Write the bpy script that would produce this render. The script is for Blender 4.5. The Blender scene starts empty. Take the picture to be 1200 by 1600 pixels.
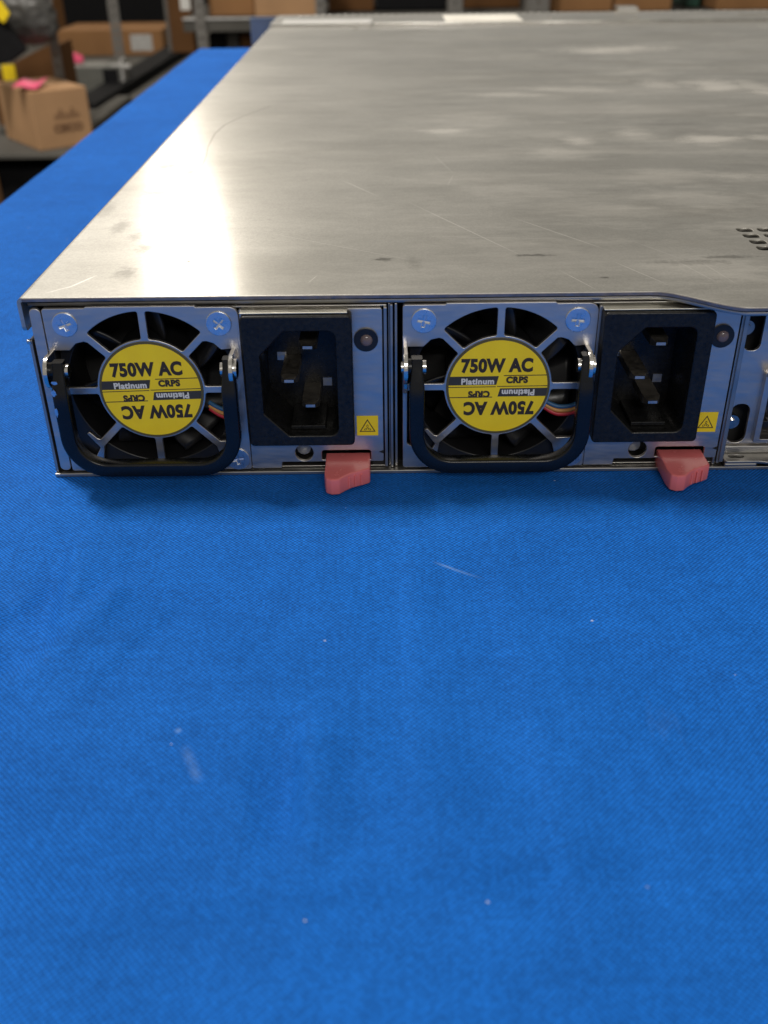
import bpy, bmesh, math, random
from mathutils import Vector, Matrix, noise
R = math.radians
S = 0.001                      # all shapes are written in millimetres
scene = bpy.context.scene
C = scene.collection
random.seed(7)

# ------------------------------------------------------------------ camera
cd = bpy.data.cameras.new('camera'); cam = bpy.data.objects.new('camera', cd); C.objects.link(cam)
cd.sensor_fit = 'VERTICAL'; cd.sensor_height = 24; cd.lens = 24*1543.5/1600
cd.clip_start = 0.01; cd.clip_end = 60
yaw, pitch, roll = -0.0027, 0.5481, -0.0119
fw = Vector((math.sin(yaw)*math.cos(pitch), math.cos(yaw)*math.cos(pitch), -math.sin(pitch)))
rt = fw.cross(Vector((0,0,1))).normalized(); up = rt.cross(fw)
r2 = math.cos(roll)*rt+math.sin(roll)*up; u2 = -math.sin(roll)*rt+math.cos(roll)*up
M = Matrix((r2, u2, -fw)).transposed().to_4x4(); M.translation = Vector((78.911,-204.345,113.69))*S
cam.matrix_world = M
cd.dof.use_dof = True; cd.dof.focus_distance = 0.232; cd.dof.aperture_fstop = 13.5
scene.camera = cam

# ------------------------------------------------------------------ world, lamps, exposure
w = bpy.data.worlds.new('World'); scene.world = w; w.use_nodes = True
bg = w.node_tree.nodes['Background']; bg.inputs[0].default_value = (0.92,0.87,0.77,1); bg.inputs[1].default_value = 0.33
def panel(x,y,z,sx,sy,power,col,rz=0):
    l = bpy.data.lights.new('ceiling_or_fill_lamp','AREA'); l.shape='RECTANGLE'; l.size=sx; l.size_y=sy; l.energy=power; l.color=col
    o = bpy.data.objects.new('ceiling_or_fill_lamp', l); C.objects.link(o); o.location=(x,y,z); o.rotation_euler=(0,0,rz)
WARM=(1.0,0.90,0.76)
panel(-0.78,0.74,1.9,0.30,0.5,54,(1.0,0.95,0.88))           # the ceiling panel above and behind the server
panel(-1.24,6.4,1.95,0.46,2.7,52,WARM,R(11.1))
panel(-1.98,10.2,1.95,0.46,3.0,8,WARM,R(11.1))               # the one whose reflection lies on the lid
panel(-0.9,3.2,2.0,0.6,1.2,6,WARM)
panel(0.5,-2.6,1.75,1.2,0.6,44,(1.0,0.96,0.90))          # fill lamp added behind the camera to brighten the server's rear face
scene.view_settings.view_transform='Standard'; scene.view_settings.look='None'
scene.view_settings.exposure=0; scene.view_settings.gamma=1; scene.view_settings.use_curve_mapping=False
scene.render.engine='CYCLES'

# ------------------------------------------------------------------ materials
class N:
    def __init__(s,m): s.t=m.node_tree; s.b=s.t.nodes['Principled BSDF']
    def n(s,typ,**k):
        o=s.t.nodes.new(typ)
        for a,v in k.items(): setattr(o,a,v)
        return o
    def l(s,a,b): s.t.links.new(a,b)
    def math(s,op,a,b=None,c=None,clamp=False):
        o=s.n('ShaderNodeMath',operation=op,use_clamp=clamp)
        for i,v in enumerate((a,b,c)):
            if v is None: continue
            if isinstance(v,(int,float)): o.inputs[i].default_value=v
            else: s.l(v,o.inputs[i])
        return o.outputs[0]
    def coord(s,scale=(1,1,1),rot=(0,0,0),world=False):
        if world: src=s.n('ShaderNodeNewGeometry').outputs['Position']
        else: src=s.n('ShaderNodeTexCoord').outputs['Object']
        mp=s.n('ShaderNodeMapping'); s.l(src,mp.inputs[0]); mp.inputs['Scale'].default_value=scale; mp.inputs['Rotation'].default_value=rot
        return mp.outputs[0]
    def noise(s,vec,scale,detail=3,rough=.55):
        o=s.n('ShaderNodeTexNoise'); o.inputs['Scale'].default_value=scale; o.inputs['Detail'].default_value=detail; o.inputs['Roughness'].default_value=rough
        s.l(vec,o.inputs['Vector']); return o.outputs['Fac']
    def rng(s,f,a,b,c,d,smooth=False):
        o=s.n('ShaderNodeMapRange'); 
        if smooth: o.interpolation_type='SMOOTHSTEP'
        s.l(f,o.inputs[0])
        for i,v in enumerate((a,b,c,d)): o.inputs[i+1].default_value=v
        return o.outputs[0]
    def mix(s,f,a,b,blend='MIX'):
        o=s.n('ShaderNodeMix',data_type='RGBA',blend_type=blend)
        for i,v in ((0,f),(6,a),(7,b)):
            if isinstance(v,(int,float)): o.inputs[i].default_value=v
            elif isinstance(v,tuple): o.inputs[i].default_value=v if len(v)==4 else v+(1,)
            else: s.l(v,o.inputs[i])
        return o.outputs[2]
    def bump(s,h,dist,strength=1):
        o=s.n('ShaderNodeBump'); o.inputs['Strength'].default_value=strength; o.inputs['Distance'].default_value=dist
        s.l(h,o.inputs['Height']); s.l(o.outputs[0],s.b.inputs['Normal']); return o
def mat(name,col,rough=.5,metal=0,var=0.12,vscale=60,rvar=.08,bump=0,bscale=900,spec=.5,stretch=(1,1,1)):
    m=bpy.data.materials.new(name); m.use_nodes=True; k=N(m); b=k.b
    b.inputs['Metallic'].default_value=metal; b.inputs['Specular IOR Level'].default_value=spec
    v=k.coord(scale=stretch); f=k.noise(v,vscale,4)
    lo=tuple(c*(1-var) for c in col); hi=tuple(min(1,c*(1+var)) for c in col)
    k.l(k.mix(k.rng(f,.3,.7,0,1),lo,hi),b.inputs['Base Color'])
    f2=k.noise(v,vscale*2.7,4); k.l(k.rng(f2,.3,.7,max(0.03,rough-rvar),min(1,rough+rvar)),b.inputs['Roughness'])
    if bump: k.bump(k.noise(k.coord(),bscale,2),bump)
    return m

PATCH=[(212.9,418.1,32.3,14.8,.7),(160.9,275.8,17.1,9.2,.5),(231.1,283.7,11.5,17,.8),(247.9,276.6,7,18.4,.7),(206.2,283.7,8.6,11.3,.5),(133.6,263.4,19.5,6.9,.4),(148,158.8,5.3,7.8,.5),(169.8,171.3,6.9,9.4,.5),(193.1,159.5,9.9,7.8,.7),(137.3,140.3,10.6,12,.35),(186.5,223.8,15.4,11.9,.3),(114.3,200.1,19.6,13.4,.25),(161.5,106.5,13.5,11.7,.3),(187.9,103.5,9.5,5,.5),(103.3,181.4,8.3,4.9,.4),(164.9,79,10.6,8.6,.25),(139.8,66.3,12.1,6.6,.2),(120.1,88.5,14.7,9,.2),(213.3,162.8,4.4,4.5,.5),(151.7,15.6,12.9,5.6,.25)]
def lid_material():
    m=bpy.data.materials.new('brushed_steel_lid'); m.use_nodes=True; k=N(m); b=k.b
    b.inputs['Metallic'].default_value=1
    gp=k.n('ShaderNodeNewGeometry').outputs['Position']
    sep=k.n('ShaderNodeSeparateXYZ'); k.l(gp,sep.inputs[0]); X,Y=sep.outputs[0],sep.outputs[1]
    grain=k.noise(k.coord((1,5,1),world=True),420,3,.7)
    cloud=k.noise(k.coord((1,1.6,1),world=True),11,5,.62)
    smear=k.noise(k.coord((.6,1.7,1),world=True),34,5,.68)
    smear2=k.noise(k.coord((.35,3.4,1),(0,0,R(6)),world=True),13,3,.55)
    blot=k.noise(k.coord((1,1.4,1),world=True),75,4,.7)
    col=k.mix(k.rng(cloud,.32,.68,0,1),(.47,.455,.41),(.64,.62,.57))
    col=k.mix(k.rng(grain,.3,.7,0,.30),col,(.35,.33,.30))
    spk=k.noise(k.coord((1,.8,1),world=True),1900,2,.7); col=k.mix(k.rng(spk,.35,.65,0,.32),col,(.28,.27,.25))
    # greasy dark smudges, more of them toward the right
    rightness=k.rng(X,.06,.2,0.25,1)
    dark=k.math('MULTIPLY',k.rng(smear,.47,.70,0,.50),rightness)
    col=k.mix(dark,col,(.27,.25,.22))
    wisp=k.noise(k.coord((.5,1.5,1),(0,0,R(-12)),world=True),52,6,.72); col=k.mix(k.math('MULTIPLY',k.rng(wisp,.48,.66,0,.75),rightness),col,(.80,.77,.71))
    wisp2=k.noise(k.coord((.7,1.3,1),(0,0,R(20)),world=True),31,6,.75); col=k.mix(k.math('MULTIPLY',k.rng(wisp2,.50,.68,0,.62),rightness),col,(.24,.225,.20))
    # pale wiped streaks lying across the lid
    pale=k.math('MULTIPLY',k.rng(smear2,.52,.70,0,.30),k.rng(X,.07,.15,0,1))
    col=k.mix(pale,col,(.86,.82,.76))
    spots=k.math('MULTIPLY',k.rng(blot,.70,.76,0,.5),k.rng(cloud,.45,.6,0,1))
    col=k.mix(spots,col,(.20,.19,.17))
    # single scratches: (x0,y0,x1,y1,half width mm,strength, dark?)
    SC=[(85,80,113,24,.09,.55,0),(113,61,133,30,.10,.6,0),(132,22,141,4,.10,.5,0),(119,15,125,1,.08,.5,0),(146,24,152,5,.08,.4,0),(151,26,156,3,.07,.4,0),
        (66,106,78,84,.10,.5,0),(44,52,92,20,.07,.3,0),(120,60,152,41,.06,.3,0),(90,44,124,40,.06,.35,0),(62,8,64,14,.08,.35,0),
        (9,6,14,16,.16,.5,0),(5,3,11,9,.12,.4,0),(140,38,150,20,.06,.35,0),(17,100,19.8,111,.14,.6,1),(19.8,111,20.6,125,.14,.7,1),(20.6,125,19.6,142,.15,.7,1),(19.6,142,17.9,157,.17,.7,1),(17.9,157,16.9,181,.2,.6,1),(16.9,181,18.3,199,.22,.6,1),(18.3,199,23.2,217,.22,.6,1),(23.2,217,32,240,.24,.5,1),
        (60,120,110,92,.07,.25,0),(96,140,101,112,.09,.3,0),(101,112,98,96,.09,.3,0)]
    for (x0,y0,x1,y1,hw,st,dk) in SC:
        L=math.hypot(x1-x0,y1-y0); dx,dy=(x1-x0)/L,(y1-y0)/L
        u=k.math('ADD',k.math('MULTIPLY',X,dx*1000),k.math('MULTIPLY_ADD',Y,dy*1000,-(x0*dx+y0*dy)))
        vv=k.math('ADD',k.math('MULTIPLY',X,-dy*1000),k.math('MULTIPLY_ADD',Y,dx*1000,-(-x0*dy+y0*dx)))
        near=k.rng(k.math('ABSOLUTE',vv),hw*2.0,hw*.5,0,min(1,st*1.6))
        mid=k.rng(k.math('ABSOLUTE',k.math('ADD',u,-L/2)),L/2,L/2-(L*.02 if dk else L*.3),0,1)
        col=k.mix(k.math('MULTIPLY',near,mid),col,(.22,.2,.18) if dk else (.93,.9,.85))
    marks=None
    # handling marks: small dark abrasions at known places
    for (cx,cy,ax,ay,st,sd) in ((79,25,2.6,1.6,.7,1),(20,17,3,4,.45,2),(27,22,2,3,.4,3),(14,92,5,4,.5,4),(2.5,75,2,9,.3,5),(10,56,2.5,7,.4,21),(8.5,127,2.5,4,.5,22),(11,128,1.2,3,.5,23),(18,118,1.5,4,.5,24),(33,25,.8,1.0,.8,25),(21,36,2.5,4,.45,26),(16,46,2,4,.35,27),(24,93,2,2.5,.45,6),(114,27,5,1.0,.6,7),(150,20,9,2,.45,8),(160,24,7,1.2,.5,9),(86,22,2,5,.25,10),(128,10,1,.6,.7,11)):
        ddx=k.math('MULTIPLY',k.math('ADD',k.math('MULTIPLY',X,1000.0),-cx),1/ax)
        ddy=k.math('MULTIPLY',k.math('ADD',k.math('MULTIPLY',Y,1000.0),-cy),1/ay)
        d=k.math('SQRT',k.math('ADD',k.math('MULTIPLY',ddx,ddx),k.math('MULTIPLY',ddy,ddy)))
        dd=k.math('ADD',d,k.math('MULTIPLY_ADD',k.noise(k.coord(world=True),700,3,.7),2.2,-1.1))
        mk=k.rng(dd,1.2,.4,0,min(1,st*1.25)); col=k.mix(mk,col,(.15,.145,.13)); marks=mk if marks is None else k.math('MAXIMUM',marks,mk)
    wn=k.math('ADD',k.math('MULTIPLY_ADD',k.noise(k.coord((.55,1.8,1),world=True),60,6,.78),4.2,-2.1),k.math('MULTIPLY_ADD',k.noise(k.coord((.8,1.2,1),world=True),22,3,.6),1.6,-.8))
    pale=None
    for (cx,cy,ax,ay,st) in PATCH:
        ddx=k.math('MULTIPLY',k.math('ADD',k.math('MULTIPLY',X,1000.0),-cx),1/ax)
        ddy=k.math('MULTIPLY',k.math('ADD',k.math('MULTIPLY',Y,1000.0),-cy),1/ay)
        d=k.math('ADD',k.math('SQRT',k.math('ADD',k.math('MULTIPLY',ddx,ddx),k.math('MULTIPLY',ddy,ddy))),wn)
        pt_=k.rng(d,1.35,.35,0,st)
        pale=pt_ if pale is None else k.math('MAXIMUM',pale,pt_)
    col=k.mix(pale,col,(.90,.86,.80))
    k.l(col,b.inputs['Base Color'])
    k.l(k.math('SUBTRACT',1,k.math('MULTIPLY',k.math('MAXIMUM',marks,k.math('MULTIPLY',dark,.9)),.8)),b.inputs['Coat Weight']); b.inputs['Coat IOR'].default_value=1.55
    k.l(k.math('ADD',k.rng(smear,.35,.7,.13,.19),k.math('MULTIPLY',pale,.3)),b.inputs['Coat Roughness'])
    ro=k.math('ADD',k.rng(cloud,.3,.7,.40,.47),k.math('MULTIPLY',k.rng(smear,.35,.7,-.04,.06),rightness))
    ro=k.math('ADD',ro,k.math('MULTIPLY',pale,.12)); k.l(ro,b.inputs['Roughness'])
    b.inputs['Anisotropic'].default_value=.45
    tg=k.n('ShaderNodeCombineXYZ'); tg.inputs[1].default_value=1
    k.l(tg.outputs[0],b.inputs['Tangent'])
    h=k.math('ADD',k.math('MULTIPLY',grain,.5),k.math('MULTIPLY',cloud,.5)); k.bump(grain,.000012)
    return m

def cloth_material():
    m=bpy.data.materials.new('blue_woven_cloth'); m.use_nodes=True; k=N(m); b=k.b
    warp=k.noise(k.coord(world=True),18,2)
    gp=k.n('ShaderNodeNewGeometry').outputs['Position']
    sep=k.n('ShaderNodeSeparateXYZ'); k.l(gp,sep.inputs[0])
    p=.00096
    wx=k.math('MULTIPLY_ADD',warp,.0022,sep.outputs[0]); wy=k.math('MULTIPLY_ADD',k.noise(k.coord((1,1,1),world=True),14,2),.0022,sep.outputs[1])
    sx=k.math('SINE',k.math('MULTIPLY',wx,2*math.pi/p)); sy=k.math('SINE',k.math('MULTIPLY',k.math('ADD',wy,sep.outputs[2]),2*math.pi/p))
    chk=k.math('MULTIPLY',sx,sy)
    thr=k.noise(k.coord((1,.02,1),world=True),1500,2); thr2=k.noise(k.coord((.02,1,1),world=True),1500,2)
    fz=k.math('ADD',k.math('MULTIPLY',thr,.5),k.math('MULTIPLY',thr2,.5))
    cloud=k.noise(k.coord(world=True),16,5,.6); mott=k.noise(k.coord(world=True),160,3,.6)
    col=k.mix(k.rng(cloud,.3,.7,0,1),(.004,.092,.39),(.007,.118,.48))
    lum=k.math('ADD',k.rng(chk,-1,1,.45,1.55),k.rng(fz,.35,.65,-.025,.025))
    def cellid(v): return k.math('FLOOR',k.math('MULTIPLY',v,2/p))
    cv=k.n('ShaderNodeCombineXYZ'); k.l(cellid(wx),cv.inputs[0]); k.l(cellid(wy),cv.inputs[1])
    wn=k.n('ShaderNodeTexWhiteNoise',noise_dimensions='2D'); k.l(cv.outputs[0],wn.inputs['Vector'])
    wr=k.n('ShaderNodeTexWhiteNoise',noise_dimensions='1D'); k.l(cellid(wx),wr.inputs['W'])
    wc=k.n('ShaderNodeTexWhiteNoise',noise_dimensions='1D'); k.l(cellid(wy),wc.inputs['W'])
    lum=k.math('MULTIPLY',lum,k.rng(wn.outputs['Value'],0,1,.83,1.17))
    lum=k.math('MULTIPLY',lum,k.math('MULTIPLY',k.rng(wr.outputs['Value'],0,1,.975,1.025),k.rng(wc.outputs['Value'],0,1,.975,1.025)))
    lum=k.math('MULTIPLY',lum,k.rng(mott,.3,.7,.93,1.07))
    vm=k.n('ShaderNodeVectorMath',operation='SCALE'); k.l(col,vm.inputs[0]); k.l(lum,vm.inputs['Scale'])
    col=vm.outputs[0]
    # lint: rare pale fibres and specks caught in the weave
    vo=k.n('ShaderNodeTexVoronoi',voronoi_dimensions='2D'); vo.inputs['Scale'].default_value=42; k.l(k.coord((1,1.3,1),world=True),vo.inputs['Vector'])
    sc=k.n('ShaderNodeSeparateColor'); k.l(vo.outputs['Color'],sc.inputs[0])
    rare=k.rng(sc.outputs[0],.80,.81,0,1)
    size=k.rng(sc.outputs[1],0,1,.004,.012)
    spk=k.math('MULTIPLY',k.math('LESS_THAN',vo.outputs['Distance'],size),rare)
    col=k.mix(k.math('MULTIPLY',spk,.5),col,(.75,.8,.85))
    lint=k.noise(k.coord((1.2,.22,1),(0,0,R(28)),world=True),60,4,.7)
    col=k.mix(k.rng(lint,.70,.80,0,.05),col,(.3,.45,.7))
    for (x0,y0,x1,y1,hw,st) in ((45.6,-87,49.5,-95,.6,.14),(43.8,-83.5,44.6,-84.6,.35,.5),(88,-35,99,-40,.25,.25)):
        L=math.hypot(x1-x0,y1-y0); dx,dy=(x1-x0)/L,(y1-y0)/L
        u=k.math('ADD',k.math('MULTIPLY',sep.outputs[0],dx*1000),k.math('MULTIPLY_ADD',sep.outputs[1],dy*1000,-(x0*dx+y0*dy)))
        vv=k.math('ADD',k.math('MULTIPLY',sep.outputs[0],-dy*1000),k.math('MULTIPLY_ADD',sep.outputs[1],dx*1000,-(-x0*dy+y0*dx)))
        near=k.math('MULTIPLY',k.rng(k.math('ABSOLUTE',vv),hw*2,0,0,st),k.rng(mott,.35,.6,.3,1.2))
        mid=k.rng(k.math('ABSOLUTE',k.math('ADD',u,-L/2)),L/2,L/2*.4,0,1)
        col=k.mix(k.math('MULTIPLY',near,mid),col,(.35,.55,.85))
    k.l(col,b.inputs['Base Color']); b.inputs['Roughness'].default_value=.78; b.inputs['Specular IOR Level'].default_value=.12
    b.inputs['Sheen Weight'].default_value=.02; b.inputs['Sheen Roughness'].default_value=.4; b.inputs['Sheen Tint'].default_value=(.4,.62,1,1)
    h=k.math('ADD',k.math('MULTIPLY',chk,.5),fz); k.bump(h,.00010,.8)
    return m

def cardboard(name,col):
    m=mat(name,col,.85,0,.12,9,.05,spec=.2)
    return m
LID=lid_material(); CLOTH=cloth_material()
STEEL=mat('zinc_steel',(.60,.57,.54),.41,1,.06,60,.07,stretch=(1,1,5))
EDGE=mat('cut_steel_edge',(.30,.26,.25),.45,1,.25,300,.1)
GREYSTEEL=mat('dull_steel',(.42,.41,.39),.42,1,.12,60,.08)
CHROME=mat('nickel',(.72,.70,.67),.20,1,.08,300,.08)
SCREW=mat('zinc_screw',(.78,.80,.84),.30,1,.05,300,.05)
BLACKP=mat('black_plastic',(.008,.008,.009),.36,0,.2,200,.06,bump=.00002,bscale=1600)
SOCKET=mat('speckled_black_plastic',(.008,.008,.008),.36,0,.6,900,.14,bump=.00004,bscale=1500,spec=.35)
HANDLE=mat('black_enamel',(.004,.005,.007),.26,0,.2,150,.05,spec=.4)
DARK=mat('unlit_interior_black',(.010,.010,.010),.7,0,.3,60,.1)  # near-black colour stands in for shade inside the chassis
FAN=mat('fan_black',(.009,.009,.010),.40,0,.2,80,.08)
PIN=mat('plug_blade_metal',(.27,.245,.21),.5,1,.2,400,.1)
PINTIP=mat('bright_pin_tip',(.5,.49,.47),.45,1,.1,400,.1)
YEL=mat('yellow_label_print',(.98,.70,.010),.48,0,.05,200,.05)
OLIVE=mat('label_rim',(.10,.085,.03),.5,0,.1,200,.05)
INK=mat('brown_black_ink',(.035,.024,.014),.5,0,.1,200,.05)
BAND=mat('dark_grey_band',(.045,.042,.036),.5,0,.1,200,.05)
WHITE=mat('white_print',(.75,.74,.70),.5,0,.05,200,.05)
RED=mat('terracotta_plastic',(.74,.18,.185),.24,0,.06,90,.05,bump=.00002,bscale=1200)
LENS=mat('led_lens',(.16,.12,.12),.15,0,.1,200,.04)
WR=mat('red_wire',(.50,.02,.03),.4); WO=mat('orange_wire',(.62,.28,.06),.4); WB=mat('blue_wire',(.03,.12,.25),.4)
EAR=mat('blue_grey_paint',(.16,.20,.28),.45)
PAPER=mat('white_sticker',(.78,.74,.66),.6)
CARD=cardboard('cardboard',(.32,.165,.07)); CARD2=cardboard('tan_cardboard',(.46,.27,.14)); CARDD=cardboard('brown_cardboard',(.13,.06,.022))
PINK=mat('pink_note',(.90,.10,.22),.6); CINK=mat('brown_box_print',(.17,.085,.04),.8)
SHELF=mat('grey_shelf_paint',(.10,.095,.085),.8,0,.15,8,spec=.15); POST=mat('grey_post_paint',(.19,.18,.165),.65,spec=.25)
BIN=mat('black_bin',(.010,.010,.011),.9,spec=.15); APPL=mat('grey_equipment_case',(.13,.13,.115),.5); BAGM=mat('dark_plastic_bag',(.06,.057,.052),.5,0,.4,25)
FLOORM=mat('concrete_floor',(.10,.095,.09),.6,0,.2,3); WALLM=mat('dark_backdrop_paint',(.035,.03,.027),.8,0,.2,3)
GREENM=mat('green_tote',(.03,.10,.07),.5)
BLUEG=mat('pale_metal',(.55,.54,.52),.4)

# ------------------------------------------------------------------ builders
def tag(o,label=None,cat=None,group=None,kind=None):
    if label: o['label']=label
    if cat: o['category']=cat
    if group: o['group']=group
    if kind: o['kind']=kind
    return o
def empty(name,loc=(0,0,0),rz=0):
    o=bpy.data.objects.new(name,None); C.objects.link(o); o.location=Vector(loc)*S; o.rotation_euler=(0,0,rz); o.empty_display_size=.01; return o
def link(name,me,m,parent=None,bevel=0,smooth=False,seg=2):
    o=bpy.data.objects.new(name,me); C.objects.link(o)
    me.name=name
    ms=m if isinstance(m,(list,tuple)) else [m]
    me.materials.clear()
    for q in ms: me.materials.append(q)
    if parent: o.parent=parent
    if smooth:
        for p in me.polygons: p.use_smooth=True
    if bevel:
        b=o.modifiers.new('bevel','BEVEL'); b.width=bevel*S; b.segments=seg; b.limit_method='ANGLE'; b.angle_limit=R(35); b.harden_normals=False
    return o
class MB:
    """collects shapes, millimetres"""
    def __init__(s): s.v=[]; s.f=[]; s.mi=[]; s.sm=[]
    def add(s,vs,fs,mi=0,sm=False):
        k=len(s.v); s.v+= [tuple(v) for v in vs]; s.f+=[tuple(i+k for i in f) for f in fs]; s.mi+=[mi]*len(fs); s.sm+=[sm]*len(fs); return s
    def box(s,x0,x1,y0,y1,z0,z1,mi=0):
        v=[(x,y,z) for x in (x0,x1) for y in (y0,y1) for z in (z0,z1)]
        return s.add(v,[(0,1,3,2),(4,6,7,5),(0,4,5,1),(2,3,7,6),(0,2,6,4),(1,5,7,3)],mi)
    def cyl(s,c,r,h,axis='y',n=32,mi=0,r2=None,sm=False,r_in=None):
        r2=r if r2 is None else r2; vs=[]; 
        def P(a,rr,t):
            u,v=rr*math.cos(a),rr*math.sin(a)
            return {'y':(c[0]+u,c[1]+t,c[2]+v),'x':(c[0]+t,c[1]+u,c[2]+v),'z':(c[0]+u,c[1]+v,c[2]+t)}[axis]
        for i in range(n): vs.append(P(2*math.pi*i/n,r,0))
        for i in range(n): vs.append(P(2*math.pi*i/n,r2,h))
        fs=[(i,(i+1)%n,n+(i+1)%n,n+i) for i in range(n)]
        s.add(vs,fs,mi,True); s.add(vs[:n],[tuple(range(n))[::-1]],mi); s.add(vs[n:],[tuple(range(n))],mi); return s
    def mesh(s,weld=False):
        me=bpy.data.meshes.new('m'); me.from_pydata([(a*S,b*S,c*S) for a,b,c in s.v],[],s.f); 
        me.polygons.foreach_set('material_index',s.mi); me.polygons.foreach_set('use_smooth',s.sm)
        bm=bmesh.new(); bm.from_mesh(me); 
        bmesh.ops.recalc_face_normals(bm,faces=bm.faces); bm.to_mesh(me); bm.free()
        return me
    def build(s,name,m,parent=None,bevel=0,seg=2): return link(name,s.mesh(),m,parent,bevel,seg=seg)
def fillet(pts,r,seg=5):
    out=[]; n=len(pts)
    for i in range(n):
        p=Vector(pts[i][:2]); rr=pts[i][2] if len(pts[i])>2 else r
        a=Vector(pts[i-1][:2])-p; b=Vector(pts[(i+1)%n][:2])-p
        la,lb=a.length,b.length
        if rr<=0 or la<1e-6 or lb<1e-6: out.append(tuple(p)); continue
        a/=la; b/=lb; ang=a.angle(b)
        if ang>R(170): out.append(tuple(p)); continue
        t=rr/math.tan(ang/2); t=min(t,la*.48,lb*.48); q=t*math.tan(ang/2)
        cdir=(a+b).normalized(); cen=p+cdir*(q/math.sin(ang/2))
        s0=p+a*t-cen; s1=p+b*t-cen; a0=math.atan2(s0.y,s0.x); d=math.atan2(s1.y,s1.x)-a0
        while d>math.pi: d-=2*math.pi
        while d<-math.pi: d+=2*math.pi
        for j in range(seg+1): 
            aa=a0+d*j/seg; out.append((cen.x+q*math.cos(aa),cen.y+q*math.sin(aa)))
    return out
def circ(cx,cy,r,n=48,a0=0,a1=360,end=False):
    m=n+1 if end else n
    return [(cx+r*math.cos(R(a0+(a1-a0)*i/n)),cy+r*math.sin(R(a0+(a1-a0)*i/n)),0) for i in range(m)]
def rect(x0,x1,y0,y1): return [(x0,y0),(x1,y0),(x1,y1),(x0,y1)]
def platemesh(loops,t,bev=.08,facing='front',off=0.0):
    """flat sheet with holes from closed loops (mm). 'front': loops are x,z and the sheet's face looks to -y with its face at y=off; 'top': loops are x,y, top face at z=off"""
    cu=bpy.data.curves.new('c','CURVE'); cu.dimensions='2D'; cu.fill_mode='BOTH'
    cu.extrude=max((t/2-bev),.001)*S; cu.bevel_depth=bev*S; cu.bevel_resolution=1; cu.offset=-bev*S
    for lp in loops:
        sp=cu.splines.new('POLY'); sp.points.add(len(lp)-1); sp.use_cyclic_u=True
        for p,q in zip(sp.points,lp): p.co=(q[0]*S,q[1]*S,0,1)
    o=bpy.data.objects.new('c',cu); me=bpy.data.meshes.new_from_object(o); bpy.data.objects.remove(o)
    for v in me.vertices:
        x,y,z=v.co
        v.co=(x, off*S-(z-t/2*S), y) if facing=='front' else (x,y,off*S+(z-t/2*S))
    me.update(); return me
def plate(name,loops,t,m,parent,bev=.08,facing='front',off=0.0):
    return link(name,platemesh(loops,t,bev,facing,off),m,parent)
def merge(meshes):
    bm=bmesh.new()
    for me in meshes: bm.from_mesh(me)
    out=bpy.data.meshes.new('m'); bm.to_mesh(out); bm.free(); return out
def textmesh(body,size,bold=0.0,align='CENTER',depth=.02,rot=0,cx=0,cz=0,y=0,sx=1.0,space=1.0):
    cu=bpy.data.curves.new('t','FONT'); cu.body=body; cu.size=size*S; cu.offset=bold*S; cu.extrude=depth*S; cu.align_x=align; cu.align_y='CENTER'; cu.space_character=space
    cu.resolution_u=4
    o=bpy.data.objects.new('t',cu); me=bpy.data.meshes.new_from_object(o); bpy.data.objects.remove(o)
    c,s_=math.cos(R(rot)),math.sin(R(rot))
    for v in me.vertices:
        x,yy,z=v.co; x*=sx
        v.co=(cx*S+x*c-yy*s_, y*S-z, cz*S+x*s_+yy*c)
    me.update(); return me
def sweep(path,prof,closed=False):
    """path: list of (pos,side,up) ; prof: list of (a,b)"""
    vs=[];n=len(prof)
    for P,a,b in path:
        for (u,v) in prof: vs.append(tuple(Vector(P)+Vector(a)*u+Vector(b)*v))
    fs=[]
    for i in range(len(path)-1):
        for j in range(n): fs.append((i*n+j,i*n+(j+1)%n,(i+1)*n+(j+1)%n,(i+1)*n+j))
    fs.append(tuple(range(n))[::-1]); fs.append(tuple(range((len(path)-1)*n,len(path)*n)))
    return vs,fs
def tube(pts,r,name,m,parent,n=8):
    cu=bpy.data.curves.new('c','CURVE'); cu.dimensions='3D'; cu.bevel_depth=r*S; cu.bevel_resolution=2; cu.use_fill_caps=True
    sp=cu.splines.new('NURBS'); sp.points.add(len(pts)-1); sp.use_endpoint_u=True; sp.order_u=3
    for p,q in zip(sp.points,pts): p.co=(q[0]*S,q[1]*S,q[2]*S,1)
    o=bpy.data.objects.new('c',cu); me=bpy.data.meshes.new_from_object(o); bpy.data.objects.remove(o)
    return link(name,me,m,parent,smooth=True)

# ------------------------------------------------------------------ the setting
g=MB().box(-3500,3500,-1500,5200,-762,-752).build('floor',FLOORM); tag(g,kind='structure')
g=MB().box(-3500,3500,4600,4700,-752,260).build('dark_backdrop',WALLM); tag(g,kind='structure')  # low dark backdrop added behind the shelves to block the bright world

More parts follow.
